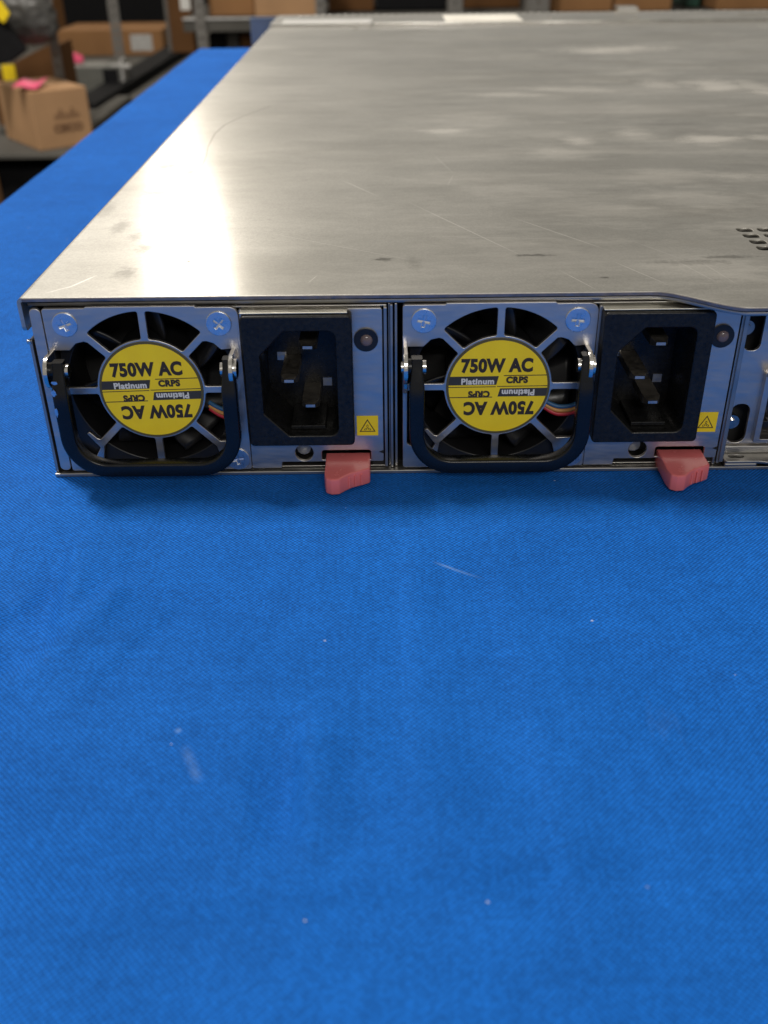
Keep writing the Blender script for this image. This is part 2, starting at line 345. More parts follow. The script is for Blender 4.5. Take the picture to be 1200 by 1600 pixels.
# tablecloth: draped over the table, its top at z=0
def smooth01(t): t=max(0,min(1,t)); return t*t*(3-2*t)
CREASE=[(64.5,-86,65.2,-104,1.2,2.4),(11,-20,14.5,-52,2.0,3.2),(24,-44,14,-66,2.4,2.4),(29,-44,60,-50,2.2,.9),(82.5,-24,82,-100,1.5,.55),(99,-20,103,-120,1.8,.5),(-30,-30,-4,-80,3,2.8),(120,-60,170,-90,3,1.2),(40,-120,110,-112,3,.9),(-10,-8,2,-40,2.2,1.2)]
def cloth_z(x,y):
    z=0
    d=max(0,-y-16)                     # wrinkles only where the server does not rest
    side=max(0,-x-8)
    a=smooth01(max(d,side)/30)*(1-.8*smooth01((y-20)/120))
    if a>0:
        z+=a*(2.0*noise.noise(Vector((x*.016,y*.019,1)))+1.0*noise.noise(Vector((x*.038+y*.012,y*.034,5)))+.22*noise.noise(Vector((x*.1,y*.09+x*.03,8))))
        # pressed fold lines
        for (x0_,y0_,x1_,y1_,sg,am) in CREASE:
            L_=math.hypot(x1_-x0_,y1_-y0_); dx_,dy_=(x1_-x0_)/L_,(y1_-y0_)/L_
            u_=(x-x0_)*dx_+(y-y0_)*dy_; v_=-(x-x0_)*dy_+(y-y0_)*dx_
            if -12<u_<L_+12 and abs(v_)<sg*6:
                z+=a*2.1*am*smooth01((u_+10)/14)*smooth01((L_+10-u_)/14)*(math.tanh(v_/sg)*.5*math.exp(-abs(v_)/(sg*4)))
    return z-.10-a*1.8
def make_cloth():
    x0,x1,y0,y1=-96.0,700.0,-330.0,851.0; rr=5.0; L=700.0
    def axis(a,b,fa,fb,fine):
        out=[]; # parameter values (distance along the cloth) and fold at both ends
        t=a-L
        q=[a-L,a-400,a-150,a-40,a-14]+[a-8+i*1.0 for i in range(0,9)]
        x=a+1
        while x<b-1:
            q.append(x); x+= 1.6 if (fa<=x<=fb) else (6 if fine else 20)
        q+= [b+i*1.0 for i in range(0,9)]+[b+14,b+40,b+150,b+400,b+L]
        return q
    U=axis(x0,x1,-60,170,True); V=axis(y0,y1,-150,-2,True)
    def fold(t,a,b):                   # -> position, drop
        if t<a:
            s_=a-t; th=min(s_/rr,math.pi/2)
            return a-rr*math.sin(th), (rr*(1-math.cos(th)))+max(0,s_-rr*math.pi/2)
        if t>b:
            s_=t-b; th=min(s_/rr,math.pi/2)
            return b+rr*math.sin(th), (rr*(1-math.cos(th)))+max(0,s_-rr*math.pi/2)
        return t,0
    vs=[]
    for v in V:
        y,dy=fold(v,y0,y1)
        for u in U:
            x,dx=fold(u,x0,x1); drop=max(dx,dy) if (dx and dy) else dx+dy
            drop=min(drop,738)
            wob=smooth01((drop-20)/200)*6
            if dx: x+= (-1 if u<x0 else 1)*wob*math.sin(v*.035)
            if dy: y+= (-1 if v<y0 else 1)*wob*math.sin(u*.035)
            z=cloth_z(x,y) if drop==0 else cloth_z(max(x0,min(x1,x)),max(y0,min(y1,y)))-drop
            vs.append((x*S,y*S,z*S))
    n=len(U); fs=[(j*n+i,j*n+i+1,(j+1)*n+i+1,(j+1)*n+i) for j in range(len(V)-1) for i in range(n-1)]
    me=bpy.data.meshes.new('tablecloth'); me.from_pydata(vs,[],fs)
    o=link('tablecloth',me,CLOTH,None,smooth=True)
    sub=o.modifiers.new('thick','SOLIDIFY'); sub.thickness=.0004; sub.offset=-1
    return o
tag(make_cloth(),'bright royal blue woven cloth covering the table under the server','tablecloth')

# ------------------------------------------------------------------ rack server
srv=empty('rack_server',(0,0,0)); tag(srv,'flat one-unit steel rack server with a scuffed bare metal lid, rear side facing the viewer','server')
W=436.0
def lid_front(o=0.0):
    pts=[(0,0.4)]
    pts+=[(130,0.4)]
    # S-curve from y=.4 down to y=-10.2 between x=136 and x=154
    for i in range(0,17):
        t=i/16; x=136.5+t*17.5; y=.4-10.6*smooth01(t)
        pts.append((x,y+o*math.sin(t*math.pi)*.2))
    pts+=[(W,-10.2)]
    return [(x+ (o*0.8 if 136<x<155 else 0),y+o) for x,y in pts]
outline=[(x,y,0) for x,y in lid_front(0)]+[(W,570,0),(1.2,570,0)]
outline[0]=(1.2,0.4,0)
holes=[]
for r_ in range(4):
    for c_ in range(26):
        cx=170.5+c_*5.25; cy=46.4-r_*5.25
        holes.append(fillet([(cx-1.95,cy-1.75),(cx+1.95,cy-1.75),(cx+1.95,cy+1.75),(cx-1.95,cy+1.75)],1.1,4))
lidm=platemesh([fillet(outline,0,4)]+holes,.9,.12,'top',43.3)
# folded-down flanges
fl=MB()
for s_,xa,xb in ((0,0.0,.85),(1,W-.85,W)):
    pr=fillet([(0.4,42.1,0),(0.6,35.6,1.2),(200,35.6,.5),(200,34.2,.5),(214,34.2,.5),(214,35.6,.5),(570,35.6,.5),(570,42.1,0)],1,4)
    n=len(pr); v=[(xa,a,b) for a,b in pr]+[(xb,a,b) for a,b in pr]
    fl.add(v,[tuple(range(n)),tuple(range(n,2*n))[::-1]]+[(i,(i+1)%n,n+(i+1)%n,n+i) for i in range(n)])
bend=MB(); v=[]
for i in range(9):
    a=R(90+90*i/8)
    for y in (.4,570): v.append((1.2+1.2*math.cos(a),y,42.1+1.2*math.sin(a)))
for i in range(9):
    a=R(180-90*i/8)
    for y in (.4,570): v.append((1.2+.35*math.cos(a),y,42.1+.35*math.sin(a)))
bend.add(v,[(2*i,2*i+2,2*i+3,2*i+1) for i in range(17)]+[(34,0,1,35)],0,True)
bend.add([v[2*i] for i in range(18)],[(i,i+1,16-i,17-i) for i in range(8)])
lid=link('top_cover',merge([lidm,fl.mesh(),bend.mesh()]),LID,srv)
es_=lid.modifiers.new('es','EDGE_SPLIT'); es_.split_angle=R(40)
# the dark cut edge of the lid sheet
ed=lid_front(0); ed[0]=(1.2,.4); v=[]; 
for x,y in ed: v+=[(x,y-.05,42.50),(x,y-.05,43.12)]
e=MB().add(v,[(2*i,2*i+2,2*i+3,2*i+1) for i in range(len(ed)-1)]).build('lid_edge',EDGE,lid)
sol=e.modifiers.new('t','SOLIDIFY'); sol.thickness=.00012; sol.offset=1
# second sheet under the lid
us=lid_front(.7); uo=[(x,y,0) for x,y in us if x>1.5 and x<W-1]; uo=[(2.0,us[0][1],0)]+uo+[(W-2,us[-1][1],0),(W-2,26,0),(2,26,0)]
plate('inner_cover',[fillet(uo,0,2)],.8,GREYSTEEL,srv,.12,'top',42.0)
us=lid_front(1.6); uo=[(5,us[0][1],0)]+[(x,y,0) for x,y in us if 5<x<157]+[(157,us[-1][1],0),(157,20,0),(5,20,0)]
plate('inner_cover',[fillet(uo,0,2)],.35,EDGE,srv,.08,'top',41.15)
# body: outer wall sheets, inner rolled flanges, tray
bd=MB()
for (a,b) in ((.95,1.65),(W-1.65,W-.95)):
    bd.box(a,b,0.2,640,0.9,33.8)
bd.box(.95,W-.95,-.7,640,0,.85)
body=bd.build('chassis_body',GREYSTEEL,srv,.15)
fm=platemesh([fillet(rect(2.25,4.75,1.35,41.0),1.1,5)],1.0,.15,'front',.1)
fs_=MB().box(2.3,3.0,1.0,560,1.3,40.6).box(W-3.2,W-2.3,1.0,560,1.3,40.6).box(2.4,W-2.4,300,301,.9,41)
link('side_flange',merge([fm,fs_.mesh()]),STEEL,srv)
MB().box(.5,1.5,-.2,.8,32.9,34.0).build('flange_tip',CHROME,srv,.3)
# black sheets seen through the bays, put in for their unlit depth
MB().box(3.1,156,4,299,.9,1.15).box(3.1,156,4,299,40.7,41.0).build('bay_shade_lining',DARK,srv)
# dividers between the bays: folded thin sheets
d=MB().box(80.15,80.75,.6,180,1.0,40.9).box(81.15,81.75,1.3,180,1.0,40.9).box(79.75,80.15,1.6,180,1.0,40.9)
d.build('bay_divider',GREYSTEEL,srv,.12)
d=MB().box(155.75,156.35,.2,180,1.0,42).box(157.1,158.1,-.4,180,2.0,42)
d.build('bay_divider',GREYSTEEL,srv,.15)
MB().box(156.4,157.05,1.2,180,1.2,41.8).build('bay_divider',DARK,srv)  # dark filler standing in for shade between the divider sheets
# I/O rear panel, set back
loops=[rect(158.2,W-2.5,3.6,42.0),
  fillet(rect(159.4,163.1,28.2,37.6),1.5,5), fillet(rect(159.4,163.7,5.0,15.0),1.9,5),
  rect(165.5,179.5,6.2,22.8)]
for c_ in range(9):
    for r_ in range(3): loops.append(fillet(rect(200+c_*6,204.4+c_*6,26+r_*4.2,29+r_*4.2),.9,3))
loops.append(rect(262,276,6.2,20)); loops.append(rect(284,298,6.2,20)); loops.append(rect(318,420,10,24))
rp=plate('rear_panel',[[(p[0],p[1]) for p in l] for l in loops],1.0,STEEL,srv,.1,'front',3.6)
MB().box(320,418,4.1,4.9,11,23).build('blanking_plate',GREYSTEEL,srv,.2)
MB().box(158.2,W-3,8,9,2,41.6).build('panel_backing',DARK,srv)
for (cx,cz,mm) in ((159.9,33.0,GREYSTEEL),(160.6,9.6,CHROME)):
    q=MB().cyl((cx,5.2,cz),1.75,3,'y',24); q.cyl((cx,4.4,cz),.9,1,'y',16); q.build('screw',mm,srv,.2)
# floor lip in front of the recessed panel
lo=[fillet([(158.3,-1.2),(166,-1.2),(172,-2.6),(W-3,-2.6),(W-3,3.2),(158.3,3.2)],.8,4), [(p[0],p[1]) for p in [(161.6+1.9*math.cos(a*math.pi/8),1.2+.9*math.sin(a*math.pi/8)) for a in range(16)]]]
plate('tray_lip',lo,.7,GREYSTEEL,srv,.12,'top',2.6)
q=MB().box(158.3,W-3,2.6,3.4,2.55,4.6).box(158.4,166,-1.0,2.0,.9,1.9).build('panel_fold',GREYSTEEL,srv,.3)
# stacked data port
pt=empty('data_port'); pt.parent=srv
pl=[fillet(rect(165.2,179.8,5.6,23.2),.5,3),fillet(rect(166.6,178.4,6.6,22.2),.3,3)]
pm=platemesh(pl,2.6,.1,'front',2.0)
pb=MB().box(165.6,179.4,4.4,18,5.8,6.2).box(165.6,179.4,4.4,18,22.6,23).box(165.3,165.7,4.4,18,5.8,23).box(179.3,179.7,4.4,18,5.8,23)
link('port_shell',merge([pm,pb.mesh()]),STEEL,pt)
MB().box(166.4,178.6,6.5,7.0,6.3,22.5).box(167.2,177.8,3.4,6.5,9.0,10.6).box(167.2,177.8,3.4,6.5,17.2,18.8).build('port_insert',BLACKP,pt,.1)
q=MB()
for i in range(4):
    q.box(168.2+i*2.5,169.4+i*2.5,3.3,5,10.6,10.8); q.box(168.2+i*2.5,169.4+i*2.5,3.3,5,18.8,19)
q.build('contact',CHROME,pt)
MB().add([(165.2,2.0,22.4),(167.8,2.0,22.4),(167.8,.6,24.0),(165.0,.6,24.2),(165.2,2.3,22.4),(167.8,2.3,22.4),(167.8,.9,24.2),(165.0,.9,24.4)],[(0,1,2,3),(4,7,6,5),(0,4,5,1),(1,5,6,2),(2,6,7,3),(3,7,4,0)]).build('spring_tab',CHROME,pt)
# front section of the lid at the far end
fcl=[rect(.2,W-.2,571.2,641)]
for i in range(70):
    x=14+i*5.9; fcl.append(rect(x,x+3.0,635.2,638.6))
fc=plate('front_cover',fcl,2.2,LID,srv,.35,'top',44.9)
MB().box(3,W-3,566.5,571,43.3,44.1).box(70,74,560,570,43.31,45.2).box(60,62.5,548,551,43.31,44.4).box(200,203,590,594,44.9,45.8).box(259,262,578,583,44.9,45.9).box(257,272,625,640,44.9,49.0).box(340,430,600,604,44.9,45.8).build('cover_seam',CHROME,srv,.3)
plate('sticker',[rect(125,180,576,626)],.12,PAPER,fc,.03,'top',45.02)
plate('sticker',[rect(8,72,574,602)],.10,BLUEG,fc,.03,'top',45.0)
for (xa,xb) in ((-22,1.0),(W-1,W+22)):
    MB().box(xa,xb,642,644.5,0.5,43.6).build('mounting_ear',EAR,srv,.6)
MB().box(2,W-2,639,641.5,1,44).build('front_bezel',GREYSTEEL,srv,.4)

# ------------------------------------------------------------------ power supply (faces -y, its plate at y=0)
def sector(a_mid_lo,a_mid_hi,r0,r1,wd,cx=26.4,cz=21.7):
    """cell between two spokes (centre-line angles), ring radii, spoke half width"""
    def off(r): return math.degrees(math.asin(wd/r))
    a0,a1=a_mid_lo+off(r0),a_mid_hi-off(r0); b0,b1=a_mid_lo+off(r1),a_mid_hi-off(r1)
    inner=[(cx+r0*math.cos(R(a0+(a1-a0)*i/8)),cz+r0*math.sin(R(a0+(a1-a0)*i/8))) for i in range(9)]
    outer=[(cx+r1*math.cos(R(b0+(b1-b0)*i/12)),cz+r1*math.sin(R(b0+(b1-b0)*i/12))) for i in range(13)]
    return inner,outer[::-1]
def rnd(pts,r=.7): return fillet(pts,r,4)
def cell(a,b,r0=12.1,r1=18.5,wd=.82):
    i,o=sector(a,b,r0,r1,wd); L=[(*p,0) for p in i]+[(*p,0) for p in o]
    for k_ in (0,8,9,len(L)-1): L[k_]=(L[k_][0],L[k_][1],.75)
    return rnd(L)
def opencell(a,b,extra,wd=.82):
    """cell whose outer side runs through the given extra points (from the b spoke to the a spoke)"""
    cx,cz=26.4,21.7; i,_=sector(a,b,12.1,18.5,wd)
    L=[(*p,0) for p in i]; L[0]=(*i[0],.75); L[8]=(*i[8],.75)
    return rnd(L+[(p[0],p[1],p[2] if len(p)>2 else .5) for p in extra])
def build_psu():
    ps=empty('power_supply',(0,0,0))
    loops=[rnd([(5.0,41.0,.6),(14.2,41.0,.2),(14.5,41.3,.2),(38,41.3,.2),(38.3,41.0,.2),(47.4,41.0,2.0),(47.4,1.2,.6),(5.0,1.2,.6)])]
    cx,cz=26.4,21.7
    def onsp(ang,r,side,wd=.82):    # point on the edge of a spoke
        a=R(ang); return (cx+r*math.cos(a)-side*wd*math.sin(a), cz+r*math.sin(a)+side*wd*math.cos(a))
    loops+= [cell(45,90),cell(90,135),]
    for a_,b_ in ((225,270),(270,315)):
        i_,_o=sector(a_,b_,12.1,18.5,.82); L=[(*p,0) for p in i_]; L[0]=(*i_[0],.75); L[8]=(*i_[8],.75)
        if a_==225: L+=[(i_[8][0],2.3,.4),(12.6,2.3,.6),(*onsp(225,19.0,1),.3)]
        else: L+=[(*onsp(315,19.6,-1),.3),(41.0,2.3,.6),(i_[0][0],2.3,.4)]
        loops.append(rnd(L))
    # upper left opening
    loops.append(opencell(135,180,[(*onsp(180,20.4,-1),.2),(6.0,31.4,.3),(9.6,31.4,.5),(11.2,33.0,.8),(13.0,33.4,.7),(*onsp(135,17.0,1),.3)]))
    # lower left opening
    loops.append(opencell(180,225,[(*onsp(225,18.2,-1),.5),(12.2,9.7,.3),(10.6,11.4,.3),(10.0,10.9,.2),(11.6,8.6,.3),(12.6,7.3,.3),(11.0,4.6,.8),(6.0,7.5,.5),(*onsp(180,20.4,1),.2)]))
    # upper right opening
    loops.append(opencell(0,45,[(*onsp(45,17.0,-1),.3),(39.9,33.2,.8),(41.4,32.7,.8),(42.9,31.2,.6),(45.0,31.4,.2),(45.7,31.2,.2),(45.6,30.3,.2),(44.9,29.8,.2),(44.9,22.52,.2)]))
    # lower right opening
    loops.append(opencell(315,360,[(44.9,20.88,.2),(45.7,20.5,.3),(45.7,11.0,.6),(44.6,8.8,.6),(*onsp(315,19.2,1),.5)]))
    gr=link('fan_grille',platemesh(loops,1.0,.12,'front',0),STEEL,ps)
    # panel right of the grille
    lp=[rnd([(47.5,40.3,.3),(78.45,40.3,.5),(78.45,2.9,.4),(55.6,2.9,.2),(54.6,2.9,.2),(54.4,1.3,.2),(47.5,1.3,.2)]),
        rnd([(48.6,39.6),(71.2,39.6),(71.2,9.6),(48.6,9.6)],.5),
        [(p[0],p[1]) for p in circ(59.9,5.3,2.15,28)],
        rnd([(64.0,3.4,.1),(64.0,5.9,.6),(75.5,5.9,.6),(75.5,3.4,.1)])]
    link('outlet_panel',platemesh(lp,.9,.1,'front',.15),STEEL,ps)
    # casing behind, its top fold shows as a light strip
    MB().box(5.2,79.4,1.2,178,40.35,40.75).box(5.2,79.4,1.2,178,1.05,1.35).box(78.75,79.45,.15,178,1.4,40.4).box(5.1,5.5,1.2,178,1.4,40.4).box(5.5,79,177,178,1.4,40.3).build('casing',GREYSTEEL,ps,.1)
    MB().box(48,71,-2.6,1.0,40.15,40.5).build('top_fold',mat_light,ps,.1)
    MB().box(47.0,78.6,14,15,1.5,40.2).box(46.6,47.0,1.3,14,1.5,40.2).box(75.8,78.6,1.2,14,1.5,2.6).build('inner_shade_sheet',DARK,ps)  # dark sheets added so the openings look unlit inside
    # fan
    fanm=MB()
    n=40
    # shroud ring: square block with round bore
    fan=plate('fan_frame',[rect(6.6,46.2,1.9,40.0),circ(cx,cz,18.9,56)],14.0,FAN,ps,.2,'front',2.2)
    hb=MB().cyl((cx,3.2,cz),11.0,11,'y',40); hb.build('fan_hub',FAN,ps,.4)
    for k_ in range(7):
        a0=2*math.pi*k_/7+.3; v=[]
        for i in range(7):
            r_=10.8+i*1.22
            for j in range(5):
                t=j/4; a=a0+t*.62+i*.035; y=4.0+t*8.5+.8*math.sin(t*3.1)
                v.append((cx+r_*math.cos(a),y,cz+r_*math.sin(a)))
        fs=[(i*5+j,i*5+j+1,(i+1)*5+j+1,(i+1)*5+j) for i in range(6) for j in range(4)]
        o=MB().add(v,fs,0,True).build('fan_blade',FAN,ps); so=o.modifiers.new('t','SOLIDIFY'); so.thickness=.0008
    MB().box(6.6,46.2,16.3,17,1.9,40).build('fan_shade_back',DARK,ps)  # solid black plate closing the bore, in place of shade behind the fan
    # wires along the lower right of the bore
    for (dz,mm) in ((0.55,WB),(-.45,WO),(-1.35,WR)):
        tube([(37.0,3.3,16.6+dz*.8),(39.5,2.2,15.3+dz),(42.0,1.9,15.0+dz),(45.2,2.2,15.6+dz),(46.4,3.5,16.4+dz)],.52,'fan_wire',mm,ps)
    # round rating label on the hub
    lb=plate('rating_label',[[(p[0],p[1]) for p in circ(cx,cz,11.65,72)]],.20,OLIVE,ps,.04,'front',-.20)
    plate('label_face',[[(p[0],p[1]) for p in circ(cx,cz,11.1,72)]],.06,YEL,lb,.01,'front',-.25)
    def chord(z0,z1,xl,xr,skl,skr,rr=11.1):
        """band between z0..z1 clipped by the disc; skl, skr shift the ends"""
        def cl(x,z): 
            lim=math.sqrt(max(0,rr*rr-(z-cz)**2)); return max(cx-lim,min(cx+lim,x))
        n=5; L=[(cl(xl,z0+(z1-z0)*i/n)+ (skl*i/n),z0+(z1-z0)*i/n) for i in range(n+1)]
        Rr=[(cl(xr,z0+(z1-z0)*i/n)+ (skr*i/n),z0+(z1-z0)*i/n) for i in range(n,-1,-1)]
        return L+Rr
    bands=[chord(22.25,24.35,0,26.0,0,.5),chord(19.35,21.35,26.4,99,.5,0)]
    lines=[chord(24.35,24.55,27.6,99,0,0),chord(21.75,21.93,26.2,99,0,0),chord(21.68,21.86,0,25.9,0,0),chord(19.15,19.35,0,25.2,0,0)]
    link('label_band',merge([platemesh([b_],.03,.005,'front',-.275) for b_ in bands]),BAND,lb)
    link('label_line',merge([platemesh([b_],.03,.005,'front',-.275) for b_ in lines]),INK,lb)
    ty=-.29
    def grp(rot,sgn):
        d=lambda x,z:(cx+sgn*x,cz+sgn*z)
        a=d(-.4,5.05); t1=textmesh('750W AC',4.25,.22,rot=rot,cx=a[0],cz=a[1],y=ty,sx=.85,space=1.07)
        a=d(4.2,1.62); t2=textmesh('CRPS',2.05,.125,rot=rot,cx=a[0],cz=a[1],y=ty,sx=.98,space=1.08)
        a=d(-4.6,1.35); t3=textmesh('Platinum',1.95,.08,rot=rot,cx=a[0],cz=a[1],y=ty,sx=1.02,space=1.08)
        return t1,t2,t3
    A=grp(0,1); B=grp(180,-1)
    link('label_text',merge([A[0],A[1],B[0],B[1]]),INK,lb); link('label_text',merge([A[2],B[2]]),WHITE,lb)
    # screws: two in view at the top, one at lower right
    for (sx_,sz_,rot) in ((9.6,37.4,20),(43.0,37.3,48),(44.3,4.0,10)):
        cr=[]; a=.36; b=1.35
        for k_ in range(4):
            for (u,v_) in ((b,-a),(b,a),(a,a)):
                t=R(90*k_+rot); cr.append((sx_+u*math.cos(t)-v_*math.sin(t),sz_+u*math.sin(t)+v_*math.cos(t)))
        head=platemesh([[(p[0],p[1]) for p in circ(sx_,sz_,2.75,40)],cr],.35,.1,'front',-.32)
        well=MB().cyl((sx_,.05,sz_),1.6,.3,'y',20,r2=1.6).mesh()
        cone=MB(); 
        cone.add([(sx_,-.02,sz_)]+[(sx_+1.4*math.cos(i*math.pi/4+R(rot)),-.28 if i%2 else -.05,sz_+1.4*math.sin(i*math.pi/4+R(rot))) for i in range(8)],[(0,i+1,(i+1)%8+1) for i in range(8)])
        link('screw',merge([head,well,cone.mesh()]),SCREW,ps)
    # sheet tabs that carry the handle
    for x0 in (5.1,45.1):
        pr=[]; 
        for i in range(19):
            a=R(100+i*160/18); pr.append((-3.4+3.5*math.cos(a),28.0+3.7*math.sin(a)))
        pr+=[(-3.6,23.0),(-2.2,21.2),(.3,20.9),(.3,31.4)]
        n=len(pr); v=[(x0,a,b) for a,b in pr]+[(x0+.95,a,b) for a,b in pr]
        MB().add(v,[tuple(range(n)),tuple(range(n,2*n))[::-1]]+[(i,(i+1)%n,n+(i+1)%n,n+i) for i in range(n)]).build('handle_bracket',CHROME,ps,.15)
    # bail handle
    zt=31.0; zb=5.2; xl,xr=8.0,44.9; rr=8.2; P=[]
    yc=-6.0
    def fr(x,z,tx,tz,y=yc):      # tangent -> in-plane normal
        return ((x,y,z),(-tz,0,tx),(0,-1,0))
    P.append(fr(xl,zt-.4,0,-1,yc+2.0)); P.append(fr(xl,zt-2.4,0,-1,yc+1.6)); P.append(fr(xl,24.5,0,-1,yc+.2)); P.append(fr(xl,21,0,-1)); P.append(fr(xl,zb+rr,0,-1))
    for i in range(1,13):
        a=R(180+90*i/12); P.append(fr(xl+rr+rr*math.cos(a),zb+rr+rr*math.sin(a),-math.sin(a),math.cos(a)))
    P[-1]=fr(xl+rr,zb,1,0)
    P.append(fr(xr-rr,zb,1,0))
    for i in range(1,13):
        a=R(270+90*i/12); P.append(fr(xr-rr+rr*math.cos(a),zb+rr+rr*math.sin(a),-math.sin(a),math.cos(a)))
    P.append(fr(xr,21,0,1)); P.append(fr(xr,24.5,0,1,yc+.2)); P.append(fr(xr,zt-1.8,0,1,yc+1.6)); P.append(fr(xr,zt,0,1,yc+2.0))
    prof=fillet([(-1.65,-1.7),(1.65,-1.7),(1.65,1.7),(-1.65,1.7)],.55,3)
    # narrower upper ends
    vs,fs=[],[]; n=len(prof)
    for i,(p_,a_,b_) in enumerate(P):
        k_=.72 if i in (0,1,len(P)-1,len(P)-2) else 1.0
        for (u,v_) in prof: vs.append(tuple(Vector(p_)+Vector(a_)*u*k_+Vector(b_)*v_*k_))
    for i in range(len(P)-1):
        for j in range(n): fs.append((i*n+j,i*n+(j+1)%n,(i+1)*n+(j+1)%n,(i+1)*n+j))
    fs.append(tuple(range(n))[::-1]); fs.append(tuple(range((len(P)-1)*n,len(P)*n)))
    hd=MB().add(vs,fs,0,True); me=hd.mesh(); hn=link('handle',me,HANDLE,ps)
    ho=hn.modifiers.new('es','EDGE_SPLIT'); ho.split_angle=R(50)
    for (xa,xb,rx,rl) in ((5.9,9.0,9.55,.5),(43.9,46.7,43.3,.5)):
        MB().cyl((xa,-3.6,28.2),1.9,xb-xa,'x',24).build('handle_barrel',HANDLE,hn,.25)
        MB().cyl((rx-.25,-3.6,28.2),1.55,.7,'x',24).cyl((45.9 if xa>40 else 4.6,-3.6,28.2),2.3 if xa>40 else 1.3,.8,'x',20).build('rivet',CHROME,hn,.2)
    # appliance inlet
    so=empty('power_inlet'); so.parent=ps
    ix0,ix1,iz0,iz1=51.7,68.3,11.6,36.5; yf=-3.5
    face=[fillet(rect(48.0,71.9,9.0,40.0),1.0,4), rnd([(ix0,iz0+5.6,.5),(ix0+5.4,iz0,.5),(ix1,iz0,1.8),(ix1,iz1,1.8),(ix0+5.4,iz1,.5),(ix0,iz1-5.6,.5)])]
    fmesh=platemesh(face,15.5,.3,'front',yf)
    link('inlet_body',fmesh,SOCKET,so)
    MB().box(49,71.4,11.5,12.2,9.6,39.5).box(57.3,65.2,-.5,11.5,11.75,12.7).build('inlet_core',SOCKET,so,.15)
    for (px_,pz_,ln) in ((61.9,31.3,.4),(61.9,17.2,.4),(57.6,24.3,-1.8)):
        v=[]; 
        for (y_,hw,hh) in ((11.5,1.95,.95),(ln+1.8,1.95,.95),(ln,1.15,.45)):
            v+=[(px_-hw,y_,pz_-hh),(px_+hw,y_,pz_-hh),(px_+hw,y_,pz_+hh),(px_-hw,y_,pz_+hh)]
        b=MB().add(v,[(0,1,2,3)]+[(i*4+j,i*4+(j+1)%4,(i+1)*4+(j+1)%4,(i+1)*4+j) for i in range(2) for j in range(4)])
        pn=b.build('contact_pin',PIN,so,.08)
        MB().box(px_-1.05,px_+1.05,ln-.05,ln+.1,pz_-.30,pz_+.36).build('pin_tip',PINTIP,pn)
    MB().box(53.9,56.0,11.2,11.45,24.0,26.0).box(64.3,66.4,11.2,11.45,17.4,19.4).build('contact_window',PINTIP,so)
    # screw seen down in the round hole
    MB().cyl((59.6,3.0,5.0),1.6,2,'y',20).build('recessed_screw',GREYSTEEL,ps,.3)
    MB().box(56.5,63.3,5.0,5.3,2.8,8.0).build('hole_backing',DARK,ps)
    # indicator
    il=MB().cyl((74.85,-.35,33.2),2.65,.6,'y',36).build('indicator_light',BLACKP,ps,.15)
    v=[];fs=[]
    for i in range(5):
        for j in range(20):
            a=j*math.pi/10; ph=i/4*math.pi/2; v.append((74.95+1.35*math.cos(ph)*math.cos(a),-.35-.7*math.sin(ph),33.15+1.35*math.cos(ph)*math.sin(a)))
    fs=[(i*20+j,i*20+(j+1)%20,(i+1)*20+(j+1)%20,(i+1)*20+j) for i in range(4) for j in range(20)]
    MB().add(v,fs,0,True).build('indicator_lens',LENS,il)
    # warning label
    wl=plate('warning_label',[rect(72.35,77.25,9.7,14.7)],.08,YEL,ps,.02,'front',.06)
    tri=lambda r_,cxx=74.8,czz=11.75:[(cxx+r_*math.cos(R(a)),czz+r_*math.sin(R(a))) for a in (90,210,330)]
    sym=[platemesh([tri(2.15),tri(1.72)],.03,.004,'front',.045)]
    for k_ in range(3):
        a=90+120*k_; q=[]
        for i in range(12):
            t=2*math.pi*i/12; u=.50+.42*math.cos(t); v_=.24*math.sin(t)
            q.append((74.8+u*math.cos(R(a))-v_*math.sin(R(a)),11.6+u*math.sin(R(a))+v_*math.cos(R(a))))
        inn=[(74.8+(x-74.8)*.0+ (x-(74.8+.5*math.cos(R(a))))*.55+.5*math.cos(R(a)), 11.6+(z-(11.6+.5*math.sin(R(a))))*.55+.5*math.sin(R(a))) for x,z in q]
        sym.append(platemesh([q,inn],.03,.003,'front',.045))
    link('warning_symbol',merge(sym),INK,wl)
    MB().add([(77.3,.1,5.4),(78.5,.1,5.9),(78.5,.1,4.9)],[(0,1,2)]).build('panel_nick',DARK,ps)
    # release latch: tongue sticking out at the bottom
    foot=[(64.9,2.0,0),(64.9,-8.0,.4),(65.3,-10.4,.9),(66.6,-11.2,.7),(68.4,-11.0,.9),(69.6,-9.6,.8),(71.2,-8.1,1.4),(73.6,-6.9,1.4),(75.3,-5.9,.8),(75.3,2.0,0)]
    me=platemesh([fillet(foot,.8,4)],4.0,.42,'top',4.35)
    rib=MB()
    for (a,b) in ((70.6,-8.55),(72.0,-7.75),(73.4,-7.05)):
        rib.box(a-.2,a+.2,b-.42,b+.8,.8,3.6)
    lt=link('release_latch',me,RED,ps); lt.modifiers.new('es','EDGE_SPLIT').split_angle=R(30)
    for p in me.polygons: p.use_smooth=True
    rib.build('grip_rib',RED,lt,.12)
    return ps
mat_light=mat('lit_fold_steel',(.60,.58,.50),.4,1,.06,60)  # paler tone carries the light caught by the upward-facing fold
psu=build_psu()
GP='power supplies in the rear of the server'
tag(psu,'power supply in the outer left bay at the chassis corner, its black handle chipped','power supply',GP)
def children(o): return [c for c in bpy.data.objects if c.parent is o]
def copy_tree(o,parent=None):
    c=o.copy(); C.objects.link(c); c.parent=parent
    for ch in children(o): copy_tree(ch,c)
    return c
psu2=copy_tree(psu); psu2.location.x=77.9*S
tag(psu2,'power supply in the second bay, beside the recessed port panel, its black handle unchipped','power supply',GP)
